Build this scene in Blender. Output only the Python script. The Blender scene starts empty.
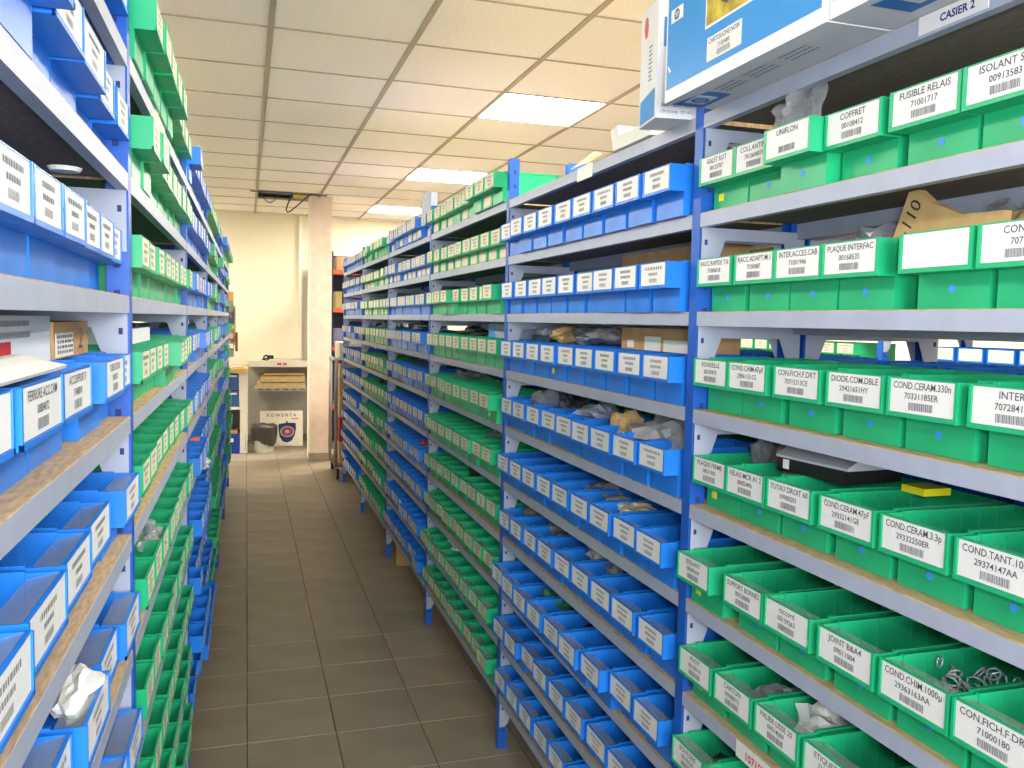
import bpy, bmesh, math, random
from mathutils import Matrix, Vector
random.seed(11)
S = bpy.context.scene
C = S.collection
EYE = 1.4618
CEIL = EYE + 1.206

# ------------------------------------------------------------------ camera
F_PX = 849.12
yaw, pitch, roll = .3042, .0724, .0222
cy, sy, cp, sp, cr, sr = math.cos(yaw), math.sin(yaw), math.cos(pitch), math.sin(pitch), math.cos(roll), math.sin(roll)
Fv = Vector((sy*cp, cy*cp, -sp)); Rv = Vector((cy, -sy, 0)); Uv = Rv.cross(Fv)
R2, U2 = cr*Rv + sr*Uv, -sr*Rv + cr*Uv
cam = bpy.data.cameras.new('camera'); cam.sensor_width = 36; cam.lens = F_PX*36/1024; cam.clip_start = .02
co = bpy.data.objects.new('camera', cam); C.objects.link(co)
m = Matrix((R2, U2, -Fv)).transposed().to_4x4(); m.translation = Vector((0, 0, EYE)); co.matrix_world = m
S.camera = co

# ------------------------------------------------------------------ world, light, exposure
S.view_settings.view_transform = 'Standard'; S.view_settings.look = 'None'
S.view_settings.gamma = 1; S.view_settings.use_curve_mapping = False
S.view_settings.exposure = 0.95
w = bpy.data.worlds.new('world'); S.world = w; w.use_nodes = True
w.node_tree.nodes['Background'].inputs[0].default_value = (1, .98, .95, 1)
w.node_tree.nodes['Background'].inputs[1].default_value = .5
LAMP = 36.0
fl = bpy.data.lights.new('camera_flash', 'AREA'); fl.energy = 4.5; fl.size = .12; fl.color = (.93, .96, 1)
fo = bpy.data.objects.new('camera_flash', fl); C.objects.link(fo)
mf = m.copy(); mf.translation = Vector((.03, -.06, EYE+.07)); fo.matrix_world = mf
al = bpy.data.lights.new('fill_behind', 'AREA'); al.energy = 100; al.shape = 'RECTANGLE'; al.size = 2.6; al.size_y = 1.5; al.color = (.93, .97, 1)  # unseen soft fill light, added behind the camera to brighten the room
ao = bpy.data.objects.new('fill_behind', al); C.objects.link(ao)
ao.location = (.35, -2.2, 1.7); ao.rotation_euler = (math.radians(88), 0, 0)

S.cycles.diffuse_bounces = 6
# ------------------------------------------------------------------ materials
def lin(c):
    return tuple(((v/255)/12.92 if v/255 <= .04045 else ((v/255+.055)/1.055)**2.4) for v in c)
MATS = {}
def mat(name, rgb, rough=.5, spec=.4, noise=0, scale=30, metal=0, emit=0, alpha=1, bump=0, stretch=None, rgb2=None, detail=4, coat=0):
    if name in MATS: return MATS[name]
    M = bpy.data.materials.new(name); M.use_nodes = True; nt = M.node_tree; b = nt.nodes['Principled BSDF']
    c = lin(rgb)
    b.inputs['Base Color'].default_value = (*c, 1); b.inputs['Roughness'].default_value = rough
    b.inputs['Specular IOR Level'].default_value = spec; b.inputs['Metallic'].default_value = metal
    b.inputs['Coat Weight'].default_value = coat
    if noise or bump:
        tc = nt.nodes.new('ShaderNodeTexCoord'); n = nt.nodes.new('ShaderNodeTexNoise'); n.inputs['Scale'].default_value = scale; n.inputs['Detail'].default_value = detail
        src = tc.outputs['Object']
        if stretch:
            mp = nt.nodes.new('ShaderNodeMapping'); mp.inputs['Scale'].default_value = stretch; nt.links.new(src, mp.inputs[0]); src = mp.outputs[0]
        nt.links.new(src, n.inputs['Vector'])
        if noise:
            r = nt.nodes.new('ShaderNodeValToRGB'); e = r.color_ramp.elements
            c2 = lin(rgb2) if rgb2 else tuple(v*(1-noise) for v in c)
            e[0].position, e[1].position = .35, .65; e[0].color = (*c2, 1); e[1].color = (*(c if rgb2 else tuple(min(1, v*(1+noise*.6)) for v in c)), 1)
            nt.links.new(n.outputs['Fac'], r.inputs[0]); nt.links.new(r.outputs[0], b.inputs['Base Color'])
        if bump:
            bp = nt.nodes.new('ShaderNodeBump'); bp.inputs['Strength'].default_value = bump; bp.inputs['Distance'].default_value = .01
            nt.links.new(n.outputs['Fac'], bp.inputs['Height']); nt.links.new(bp.outputs[0], b.inputs['Normal'])
    if emit:
        b.inputs['Emission Color'].default_value = (*c, 1); b.inputs['Emission Strength'].default_value = emit
    if alpha < 1: b.inputs['Alpha'].default_value = alpha
    MATS[name] = M
    return M
BLUE = mat('blue_plastic', (34, 128, 230), .33, .45, .10, 9)
GREEN = mat('green_plastic', (34, 180, 122), .33, .45, .10, 9)
POST = mat('blue_enamel', (28, 92, 190), .4, .45, .06, 40)
STEEL = mat('pale_grey_blue_enamel', (172, 179, 199), .42, .4, .05, 20)
DARK = mat('dark_hole', (44, 62, 120), .8)
WOOD = mat('chipboard', (204, 174, 134), .75, .2, .22, 60, stretch=(3, .6, 1), detail=6)
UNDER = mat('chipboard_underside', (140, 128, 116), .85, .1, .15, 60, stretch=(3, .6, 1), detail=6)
EDGE = mat('board_edge', (190, 152, 118), .8, .2, .2, 90)
CARD = mat('label_card', (236, 234, 232), .45, .3)
CARD2 = mat('cream_label_card', (232, 222, 196), .5, .3, .06, 60)
INK = mat('print_ink', (92, 92, 98), .7, .1)
INKL = mat('faded_ink', (142, 140, 146), .7, .1)
INKB = mat('blue_ink', (60, 62, 130), .7, .1)
REDINK = mat('red_ink', (214, 70, 70), .7, .1)
CLEAR = mat('clear_plastic', (200, 208, 205), .15, .6, alpha=.26)
YEL = mat('yellow_sticker', (238, 232, 40), .5, .3)
DOT = mat('blue_dot', (70, 150, 240), .4, .4)
KRAFT = mat('kraft_paper', (206, 172, 118), .8, .15, .12, 25, bump=.3)
CARDB = mat('cardboard', (196, 158, 112), .85, .1, .1, 18)
WHITE = mat('white_paper', (236, 235, 230), .7, .2, .04, 15)
BAG = mat('clear_bag', (176, 178, 184), .1, .9, .35, 14, alpha=.42)
GREYB = mat('grey_bag', (150, 150, 158), .2, .7, .35, 20, alpha=.85)
DARKB = mat('dark_parts', (58, 56, 60), .35, .6, .6, 60)
METALP = mat('metal_parts', (196, 196, 206), .2, .9, .3, 60, metal=.25)
GREENB = mat('green_bag', (70, 160, 110), .2, .7, .3, 20, alpha=.8)
BROWNB = mat('brown_wrap', (150, 122, 100), .35, .5, .35, 24)
ALU = mat('aluminium', (180, 182, 186), .3, .5, metal=.7)
BLACK = mat('black_plastic', (24, 25, 30), .4, .4)
RED = mat('red_card', (205, 34, 40), .5, .3)
LASER = mat('printer_box_blue', (34, 146, 222), .35, .4, .03, 8)
BOXW = mat('printer_box_white', (236, 238, 242), .45, .3)
BOXG = mat('printer_box_grey', (196, 200, 210), .5, .3)
LOGO = mat('logo_blue', (44, 108, 176), .45, .3)

# ------------------------------------------------------------------ mesh helper
class MB:
    def __init__(s): s.v, s.f, s.m = [], [], []
    def quad(s, a, b, c, d, k=0):
        n = len(s.v); s.v += [a, b, c, d]; s.f.append((n, n+1, n+2, n+3)); s.m.append(k); return s
    def poly(s, pts, k=0):
        n = len(s.v); s.v += list(pts); s.f.append(tuple(range(n, n+len(pts)))); s.m.append(k); return s
    def box(s, x0, x1, y0, y1, z0, z1, k=0):
        n = len(s.v)
        x0, x1 = min(x0, x1), max(x0, x1); y0, y1 = min(y0, y1), max(y0, y1); z0, z1 = min(z0, z1), max(z0, z1)
        s.v += [(x0, y0, z0), (x1, y0, z0), (x1, y1, z0), (x0, y1, z0), (x0, y0, z1), (x1, y0, z1), (x1, y1, z1), (x0, y1, z1)]
        for q in ((0, 3, 2, 1), (4, 5, 6, 7), (0, 1, 5, 4), (1, 2, 6, 5), (2, 3, 7, 6), (3, 0, 4, 7)):
            s.f.append(tuple(n+i for i in q)); s.m.append(k)
        return s
    def prism(s, pts, axis, t0, t1, k=0):
        # pts: 2D outline in the two other axes, extruded from t0 to t1 along axis
        def P(p, t): return {'x': (t, p[0], p[1]), 'y': (p[0], t, p[1]), 'z': (p[0], p[1], t)}[axis]
        n = len(s.v); L = len(pts)
        s.v += [P(p, t0) for p in pts] + [P(p, t1) for p in pts]
        s.f.append(tuple(range(n, n+L))); s.m.append(k)
        s.f.append(tuple(range(n+2*L-1, n+L-1, -1))); s.m.append(k)
        for i in range(L):
            j = (i+1) % L
            s.f.append((n+j, n+i, n+L+i, n+L+j)); s.m.append(k)
        return s
    def tube(s, path, r, n=8, k=0):
        rings = []
        path = [Vector(p) for p in path]
        for i, p in enumerate(path):
            d = (path[min(i+1, len(path)-1)] - path[max(i-1, 0)]).normalized()
            a = d.orthogonal().normalized() if i == 0 else (rings_a - d*rings_a.dot(d)).normalized()
            rings_a = a; b = d.cross(a)
            rr = r[i] if isinstance(r, (list, tuple)) else r
            st = len(s.v); rings.append(st)
            s.v += [tuple(p + (a*math.cos(t) + b*math.sin(t))*rr) for t in [2*math.pi*j/n for j in range(n)]]
        for x, y in zip(rings, rings[1:]):
            for j in range(n):
                s.f.append((x+j, x+(j+1) % n, y+(j+1) % n, y+j)); s.m.append(k)
        s.f.append(tuple(rings[0]+j for j in reversed(range(n)))); s.m.append(k)
        s.f.append(tuple(rings[-1]+j for j in range(n))); s.m.append(k)
        return s
    def mesh(s, name, mats, smooth=False, fix=False):
        me = bpy.data.meshes.new(name); me.from_pydata(s.v, [], s.f)
        for q in mats: me.materials.append(q)
        me.polygons.foreach_set('material_index', s.m)
        if smooth: me.polygons.foreach_set('use_smooth', [True]*len(s.f))
        if fix:
            bm = bmesh.new(); bm.from_mesh(me); bmesh.ops.recalc_face_normals(bm, faces=bm.faces); bm.to_mesh(me); bm.free()
        me.update(); return me
    def obj(s, name, mats, parent=None, loc=(0, 0, 0), rz=0, **k):
        if not isinstance(mats, (list, tuple)): mats = [mats]
        return put(name, s.mesh(name, mats, **k), parent, loc, rz)
def put(name, me, parent=None, loc=(0, 0, 0), rz=0):
    o = bpy.data.objects.new(name, me); C.objects.link(o); o.location = loc; o.rotation_euler = (0, 0, rz)
    if parent: o.parent = parent
    return o
def tag(o, label=None, cat=None, group=None, kind=None):
    for k, v in (('label', label), ('category', cat), ('group', group), ('kind', kind)):
        if v: o[k] = v
    return o
def empty(name, loc=(0, 0, 0), rz=0):
    return put(name, None, None, loc, rz)

# ------------------------------------------------------------------ the setting
X0, X1, Y0, Y1 = -3.3, 4.4, -2.6, 10.52
TILE = mat('floor_tile', (150, 138, 118), .42, .4, .10, 5, detail=8)
GROUT = mat('floor_grout', (96, 84, 70), .9, .1, .15, 20)
WALL = mat('cream_wall', (228, 220, 196), .85, .15, .03, 4)
floor = tag(MB().box(X0, X1, Y0, Y1, -.1, -.0025).obj('floor', GROUT), kind='structure')
ts = .3014
tb = MB(); h = ts/2-.0014; e = .0012
tb.v += [(-h, -h, 0), (h, -h, 0), (h, h, 0), (-h, h, 0), (-h+e, -h+e, .003), (h-e, -h+e, .003), (h-e, h-e, .003), (-h+e, h-e, .003)]
tb.f += [(4, 5, 6, 7), (0, 1, 5, 4), (1, 2, 6, 5), (2, 3, 7, 6), (3, 0, 4, 7)]; tb.m += [0]*5
tile_me = tb.mesh('tile', [TILE])
# every tile of its own tone
nt = TILE.node_tree; bs = nt.nodes['Principled BSDF']; oi = nt.nodes.new('ShaderNodeObjectInfo'); hs = nt.nodes.new('ShaderNodeHueSaturation')
mr = nt.nodes.new('ShaderNodeMapRange'); mr.inputs[3].default_value = .93; mr.inputs[4].default_value = 1.06
nt.links.new(oi.outputs['Random'], mr.inputs[0]); nt.links.new(mr.outputs[0], hs.inputs['Value'])
src = bs.inputs['Base Color'].links[0].from_socket; nt.links.new(src, hs.inputs['Color']); nt.links.new(hs.outputs[0], bs.inputs['Base Color'])
for i in range(-1, 5):
    for j in range(-18, 12):
        put('floor_tile', tile_me, floor, (.0031+ts*(i+.5) - (ts if i < -9 else 0), 5.0615-ts*(j+.5), -.003))
ceil_s = tag(MB().box(X0, X1, Y0, Y1, CEIL+.06, CEIL+.12).obj('ceiling', mat('ceiling_slab', (120, 112, 96), .9)), kind='structure')
CT = mat('ceiling_tile', (240, 238, 231), .9, .1, .05, 70, bump=.15)
cx0, cy0 = .0993, 3.1913
LIGHTS = [(2, j) for j in (-2, 2, 6, 10)] + [(5, j) for j in (2, 6, 10)] + [(-3, j) for j in (-2, 2, 6, 10)]
HOLE = (0, 9)
cme = MB().box(-.296, .296, -.296, .296, 0, .012).mesh('ceiling_tile', [CT])
n_i = range(-6, 8); n_j = range(-10, 13)
for i in n_i:
    for j in n_j:
        x, y = cx0+.6*(i+.5), cy0+.6*(j+.5)
        if (i, j) in LIGHTS or (i, j) == HOLE or x > X1-.25 or x < X0+.2 or y > Y1+.2 or y < Y0-.1: continue
        put('ceiling_tile', cme, ceil_s, (x, y, CEIL+.006))
BAR = mat('ceiling_bar', (168, 160, 142), .6, .3)
for i in range(-5, 8):
    put('ceiling_runner', MB().box(-.012, .012, Y0, Y1, 0, .02).mesh('ceiling_runner', [BAR]), ceil_s, (cx0+.6*i, 0, CEIL))
cbar = MB().box(X0, X1, -.005, .005, .0015, .02).mesh('ceiling_cross_bar', [BAR])
for j in range(-9, 13): put('ceiling_cross_bar', cbar, ceil_s, (0, cy0+.6*j, CEIL))
wb = tag(MB().box(X0-.1, X1+.1, Y1, Y1+.1, 0, CEIL+.12).obj('wall_back', WALL), kind='structure')
tag(MB().box(X0-.1, X0, Y0-.1, Y1, 0, CEIL+.12).obj('wall_left', WALL), kind='structure')
tag(MB().box(X1, X1+.1, Y0-.1, Y1, 0, CEIL+.12).obj('wall_right', WALL), kind='structure')
tag(MB().box(X0, X1, Y0-.1, Y0, 0, CEIL+.12).obj('wall_front', WALL), kind='structure')
LAMPM = mat('lamp_diffuser', (255, 249, 235), .5, .2, emit=LAMP)
names = {(2, 2): 'square recessed ceiling light panel, nearest and largest of the three in view', (2, 6): 'square recessed ceiling light panel, the middle of the three in view', (2, 10): 'square recessed ceiling light panel, farthest of the three in view'}
for (i, j) in LIGHTS:
    t = empty('ceiling_light', (cx0+.6*(i+.5), cy0+.6*(j+.5), CEIL))
    if (i, j) in names: tag(t, names[i, j], 'ceiling light', 'recessed ceiling lights')
    else: tag(t, f"square recessed ceiling light panel over the {'right rack' if i == 2 else 'next aisle on the right' if i == 5 else 'next aisle on the left'}, {'behind the camera' if j == -2 else 'second row' if j == 2 else 'third row' if j == 6 else 'farthest row'}", 'ceiling light', 'recessed ceiling lights')
    f = MB()
    for a, b, c, d in ((-.298, .298, -.298, -.286), (-.298, .298, .286, .298), (-.298, -.286, -.286, .286), (.286, .298, -.286, .286)): f.box(a, b, c, d, .002, .03)
    f.obj('light_frame', BAR, t)
    MB().box(-.286, .286, -.286, .286, .008, .02).obj('diffuser', LAMPM, t)

# column with wallpapered face
PAPER = mat('marbled_pink_paper', (226, 212, 194), .85, .15, .5, 14, rgb2=(226, 202, 184), detail=12)
PLAS = mat('white_plaster', (238, 234, 222), .8, .15)
col = tag(MB().box(.613, .827, 8.82, 9.15, 0, CEIL+.05, 0).obj('trim_1', PLAS), kind='structure')
MB().box(.622, .8285, 8.815, 8.821, .085, CEIL+.04).obj('wallpaper_panel', PAPER, col)
MB().box(.611, .829, 8.81, 8.9, .003, .083).obj('plinth_tile', mat('grey_tile', (150, 140, 128), .5, .3, .1, 20), col)
# pipe cover strip on the back wall
tag(MB().box(.60, .635, Y1-.05, Y1, .97, CEIL).obj('trim_2', PLAS), kind='structure')
GREYW = mat('grey_paint', (168, 163, 154), .8, .2, .04, 6)
tag(MB().box(.02, .9, 10.36, 10.44, 0, .9).obj('wall_alcove', GREYW), kind='structure')
tag(MB().box(.02, .9, 10.345, 10.36, 0.003, .08).obj('baseboard_back', mat('dark_skirting', (120, 112, 102), .6)), kind='structure')

# ------------------------------------------------------------------ racks
SHELF_Z = [1.862, 1.677, 1.490, 1.303, 1.117, .930, .742, .561, .379, .199]
FAR = [.247, 1.482, 2.722, 3.955, 5.177, 6.40, 7.655]       # far edge of every post of the right rack
PR = [b-.03 for b in FAR]
PL = [.2, 1.435, 2.67, 3.905, 5.14, 6.375, 7.61]
D = .235
XR, XL = .823, -.172
ROT_L = .0048
class Side:
    """frame a (into the rack), b (along the aisle), z: right rack a=+X; left rack is turned half round"""
    def __init__(s, right): s.right = right
    def root(s, name):
        return empty(name, (XR, 0, 0), 0) if s.right else empty(name, (XL-ROT_L*1.45, 0, 0), -ROT_L)
    def bx(s, mb, a0, a1, b0, b1, z0, z1, k=0):
        if s.right: mb.box(a0, a1, b0, b1, z0, z1, k)
        else: mb.box(-a1, -a0, b0, b1, z0, z1, k)
    def at(s, a, b, z):
        return (XR+a, b, z) if s.right else (XL+ROT_L*(b-1.45)-a, b, z)
RIGHT, LEFT = Side(True), Side(False)
def rack(side, P, name, label, depth=D, shelves=SHELF_Z, xoff=None):
    root = side.root(name); tag(root, label, 'shelving')
    sg = 1 if side.right else -1
    for b in P:
        for a0 in (0, depth-.032):
            f = MB()
            if a0 == 0:
                side.bx(f, 0, .0025, b, b+.03, 0, 1.995); side.bx(f, .0025, .032, b, b+.0025, 0, 1.995)
                side.bx(f, .0025, .032, b+.0275, b+.03, 0, 1.995)
            else:
                side.bx(f, a0+.0295, a0+.032, b, b+.03, 0, 1.995); side.bx(f, a0, a0+.0295, b, b+.0025, 0, 1.995); side.bx(f, a0, a0+.0295, b+.0275, b+.03, 0, 1.995)
            z = .06
            while z < 1.98:
                for bb in (b-.0006, b+.0301):
                    side.bx(f, a0+.013, a0+.022, bb, bb+.0005, z, z+.012, 1)
                z += .046
            f.obj('post', [POST, DARK], root, fix=False)
    for bay in range(len(P)-1):
        b0, b1 = P[bay]+.031, P[bay+1]-.001
        for zi, z in enumerate(shelves):
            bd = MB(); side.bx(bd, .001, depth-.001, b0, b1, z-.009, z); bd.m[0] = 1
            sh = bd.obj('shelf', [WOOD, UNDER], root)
            f = MB(); side.bx(f, 0, .002, b0, b1, z-.027, z-.0015); side.bx(f, .002, .016, b0, b1, z-.027, z-.025)
            f.obj('front_beam', STEEL, sh)
            f = MB(); side.bx(f, depth-.02, depth-.002, b0, b1, z-.04, z-.0095); f.obj('rear_beam', STEEL, sh)
            # end brackets: upturned U plates screwed to the posts
            for bb in ((b1-.0025, b1-.0005), (b0+.0005, b0+.0025)):
                pts = [(.003, -.027), (depth-.003, -.027), (depth-.003, -.12), (depth-.022, -.12), (depth-.05, -.05), (.054, -.05), (.034, -.105), (.021, -.12), (.003, -.12)]
                br = MB().prism([(sg*p, z+q) for p, q in pts], 'y', bb[0], bb[1])
                side.bx(br, .003, .005, bb[0]-.0004, bb[1]+.0004, z-.12, z-.027)
                hy = bb[0]-.0006
                side.bx(br, .0095, .0155, hy, hy+.0005, z-.06, z-.05, 1)
                br.obj('end_bracket', [STEEL, DARK], root, fix=True)
    return root
rack_r = rack(RIGHT, PR, 'shelving_rack', 'long pale grey shelving rack with blue posts along right side of aisle')
rack_l = rack(LEFT, PL, 'shelving_rack', 'long pale grey shelving rack with blue posts along left side of aisle')

# ------------------------------------------------------------------ storage bins
def bin_mb(w, mb=None, rich=True):
    """open shelf bin: label panel overhanging a set-back lower front wall; x depth, y width, z up; 0,0,0 = foot of the panel plane"""
    mb = mb or MB(); h = w/2; t = .0025; L = .228; g = .0022
    ww = h-g
    mb.box(.03, L, -ww, ww, 0, t)                                  # floor
    mb.box(.03, .033, -ww, ww, t, .049)                            # lower front wall
    mb.box(.0, .033, -h, h, .046, .049)                            # ledge
    mb.box(.0, .0025, -h, h, .049, .097)                           # label panel
    for s in (-1, 1):
        a, b = (s*h, s*(h-t)); mb.box(.0025, .033, a, b, .049, .0975)
        a, b = (s*ww, s*(ww-t)); mb.box(.033, L, a, b, t, .1)
        a, b = (s*h, s*(h-.0045)); mb.box(-.003, 0, a, b, .046, .0975)   # frame round the label
        a, b = (s*h, s*(h-.006)); mb.box(.033, L, a, b, .096, .1)       # rim
        if rich:
            for q in range(1, 6):
                x = .04+q*.031; a, b = (s*(ww-t), s*(ww-t-.0018)); mb.box(x, x+.002, a, b, .004, .096)
    mb.box(-.003, 0, -h, h, .046, .0515); mb.box(-.0015, .0025, -h, h, .0965, .098)
    mb.box(L-t, L, -ww, ww, t, .1)
    return mb
def card_mb(w, mb=None, k=0):
    mb = mb or MB(); h = w/2-.0055
    mb.box(-.0014, -.0002, -h, h, .0522, .096, k); return mb
def marks_mb(mb, w, rnd, k, x=-.0018):
    """faint rows of print: a title, a number and a bar code, too small to read"""
    def row(z0, z1, half, n, gap):
        y = -half
        while y < half:
            l = rnd.uniform(.5, 1.3)*2*half/n
            mb.quad((x, y, z0), (x, min(half, y+l*(1-gap)), z0), (x, min(half, y+l*(1-gap)), z1), (x, y, z1), k); y += l
    row(.083, .089, rnd.uniform(.022, .037)*w/.118, rnd.randint(9, 15), .4)
    row(.072, .0775, rnd.uniform(.015, .024), rnd.randint(7, 10), .35)
    row(.058, .066, .017, 15, .5)
_c = {}
def cached(key, fn):
    if key not in _c: _c[key] = fn()
    return _c[key]
def bin_me(w, col): return cached(('bin', w, col), lambda: bin_mb(w).mesh(col+'_bin', [BLUE if col == 'blue' else GREEN]))
def card_me(w, cream): return cached(('card', w, cream), lambda: card_mb(w).mesh('label_card', [CARD2 if cream else CARD]))
def strip_me(w): return cached(('strip', w), lambda: MB().prism([(.0028, .0965), (.033, .0895), (.033, .0905), (.0028, .0975)], 'y', -(w/2-.003), w/2-.003).mesh('clear_cover', [CLEAR], fix=True))
def mark_me(w, i):
    def f():
        b = MB(); marks_mb(b, w, random.Random(i*7+3), 0); return b.mesh('label_print', [INKL])
    return cached(('mark', w, i), f)
PENDING = []     # readable prints, made in one pass at the end
def text_print(parent, lines, code=True, w=.118): PENDING.append((parent, lines, code, w))
STUFF = {'blue': [], 'green': []}
ORD = ['first', 'second', 'third', 'fourth', 'fifth', 'sixth', 'seventh', 'eighth', 'ninth', 'tenth', 'eleventh']
BAYN = ['nearest', 'second', 'third', 'fourth', 'fifth', 'sixth']
def shelf_word(z):
    i = SHELF_Z.index(z); return 'top shelf' if i == 0 else ORD[i]+' shelf down'
def add_bin(side, col, b, z, out, w=.118, parts=2, label=None, group=None, text=None, sticker=None, cream=False, low_card=False, dot=False, blank=False):
    loc = side.at(-out, b, z+.0005); rz = 0 if side.right else math.pi - ROT_L
    if parts < 0:
        STUFF[col].append((loc, rz, w)); return None
    o = put(col+'_bin', bin_me(w, col), None, loc, rz); tag(o, label, 'storage bin', group)
    c = put('label_card', card_me(w, cream), o)
    if parts >= 2: put('clear_cover', strip_me(w), o)
    if text: text_print(c, text, True, w)
    elif not blank and parts >= 1: put('label_print', mark_me(w, random.randrange(14)), c)
    if sticker:
        y = sticker[0]; MB().box(.0288, .0299, y-.008, y+.008, .018, .032).obj('yellow_sticker', YEL, o)
    if dot:
        put('blue_dot', cached('dot', lambda: MB().prism([(.0055*math.cos(t*.7854), .026+.0055*math.sin(t*.7854)) for t in range(8)], 'x', .0292, .0299).mesh('blue_dot', [DOT], fix=True)), o)
    if low_card:
        put('inner_card', cached('low', lambda: MB().box(.0288, .0299, -.042, .042, .006, .042).mesh('inner_card', [CARD2])), o)
    return o
R_SIDE, L_SIDE = 'right', 'left'
def where(side, n, z, bay):
    return f"{ORD[n]} from {'left' if side.right else 'right'}, {shelf_word(z)}, {BAYN[bay]} bay of {'right' if side.right else 'left'} rack"

# nearest right-hand bay, row by row: (far edge, near edge) of each label panel, print
RB = {
 1.677: (.816, [(1.449, 1.331, ('GALET ROT', '00125707')), (1.325, 1.207, ('COLL.ANTIP. 2', '7012604071')), (1.203, 1.085, ('UNIFLON', None)), (1.082, .964, ('COFFRET', '00108412')), (.949, .831, ('FUSIBLE RELAIS', '71001717')), (.828, .71, ('ISOLANT SIG', '00913583')), (.70, .582, None)], {2: .022}),
 1.490: (.820, [(1.450, 1.332, ('RACC.RAPIDE T/6', '71006018')), (1.318, 1.2, ('RACC.ADAPT.M.1', '7100087')), (1.199, 1.081, ('INTER.ACCES.CAB', '71001946')), (1.079, .961, ('PLAQUE INTERFAC', '00168535')), (.922, .804, 'blank'), (.797, .679, ('CON.EM', '70715')), (.67, .552, None)], {}),
 1.303: (.820, [(1.449, 1.331, ('RONDELLE', '00100476')), (1.325, 1.207, ('COND.CHIM.47\u00b5F', '29061151CE')), (1.188, 1.07, ('CON.FICH.F.DRT', '70715313CE')), (1.056, .938, ('DIODE.COM.DBLE', '29421651HY')), (.93, .812, ('COND.CERAM.330n', '70331185ER')), (.796, .678, ('INTER', '70728412')), (.67, .552, None)], {}),
 1.117: (.823, [(1.444, 1.326, ('PLAQUE FERME', '00011903')), (1.322, 1.204, ('RELAIS MCR A1 2', '00050496')), (1.198, 1.08, ('TUYAU DROIT 60', '09900201')), (1.063, .945, ('COND.CERAM.47pF', '29332141GE')), (.934, .816, ('COND.CERAM.3.3p', '29332250ER')), (.806, .688, ('COND.TANT.10\u00b5F', '29374147AA')), (.68, .562, None)], {}),
 .930: (.806, [(1.449, 1.331, ('ISOLANT', '00009604')), (1.288, 1.17, ('SUPPORT BORNES', '00028888')), (1.165, 1.047, ('raccord', '00159263')), (1.03, .912, ('JOINT B&A4', '09011004')), (.902, .784, ('COND.CHIM.1000\u00b5', '29363163AA')), (.779, .661, ('CON.FICH.F.DRT', '71000180')), (.65, .532, None)], {0: .006}),
 .742: (.810, [(1.447, 1.329, ('PIVOT', '00100018')), (1.313, 1.195, ('CARTON', '00000012')), (1.185, 1.067, ('PALIER LISSE 20', '09014009')), (1.056, .938, ('ETIQUETTE', '71000233')), (.93, .812, None), (.805, .687, None)], {}),
 .561: (.803, [(1.449, 1.331, ('BOUTONS', '00100520')), (1.325, 1.207, ('RESSORT', '00100431')), (1.2, 1.082, None), (1.07, .952, None), (.94, .822, None)], {}),
 .379: (.815, [(1.44, 1.322, None), (1.31, 1.192, None), (1.18, 1.062, None), (1.05, .932, None)], {}),
}
for z, (xp, rows, outs) in RB.items():
    for n, (b1, b0, tx) in enumerate(rows):
        if n == 0: b0 -= .004; b1 -= .004
        lab = 'green storage bin' + (' with blank white label' if tx == 'blank' else f' {tx[0]}' if tx else '') + f", {ORD[n]} from left, {shelf_word(z)}, near right bay"
        add_bin(RIGHT, 'green', (b0+b1)/2, z, XR-xp+outs.get(n, 0), label=lab, group='green bins of the nearest right bay', text=tx if tx not in (None, 'blank') else None,
                blank=tx == 'blank', sticker=(.03,) if (n == 0 and z in (1.677, 1.117, .93, .742)) else None, dot=n > 0 or z == 1.49)

def fill(side, P, bay, col, zs, out, parts, jit=.008, counts=None, low=(), skip=(), cream=False):
    lo, hi = P[bay]+.042, P[bay+1]-.012
    rnd = random.Random(bay*31+(5 if side.right else 77))
    for z in zs:
        n = (counts or {}).get(z, 9)
        pitch = min((hi-lo)/n, .1335); start = 0 if rnd.random() < .7 else rnd.uniform(0, hi-lo-pitch*n+.0001)
        base = rnd.uniform(-.004, .006); step = 0
        for i in range(n):
            if rnd.random() < .16: step = rnd.choice((0, .012, .02, -.006))
            b = hi - start - pitch*(i+.5) + rnd.uniform(-.004, .004)
            o = out+base+step+rnd.uniform(-.003, .003)
            if (z, i) in skip: continue
            add_bin(side, col, b, z, o, w=.118 if pitch > .12 else .11, parts=parts, label=f'{col} storage bin, '+where(side, i, z, bay),
                    group=f"{col} bins of the {BAYN[bay]} {'right' if side.right else 'left'} bay", low_card=z in low and rnd.random() < .75, cream=cream,
                    sticker=((.03,) if (parts >= 2 and rnd.random() < .05) else None))
ALLZ = SHELF_Z
fill(RIGHT, PR, 1, 'blue', ALLZ[1:], .022, 2)
fill(RIGHT, PR, 2, 'green', ALLZ, .018, 2, low=(1.862, 1.677), cream=True)
fill(RIGHT, PR, 3, 'blue', ALLZ, .015, 1, low=(1.862, 1.677), cream=True)
fill(RIGHT, PR, 4, 'green', ALLZ, .012, 0, low=(1.677, 1.49), cream=True)
fill(RIGHT, PR, 5, 'blue', ALLZ, .012, -1)
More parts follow.
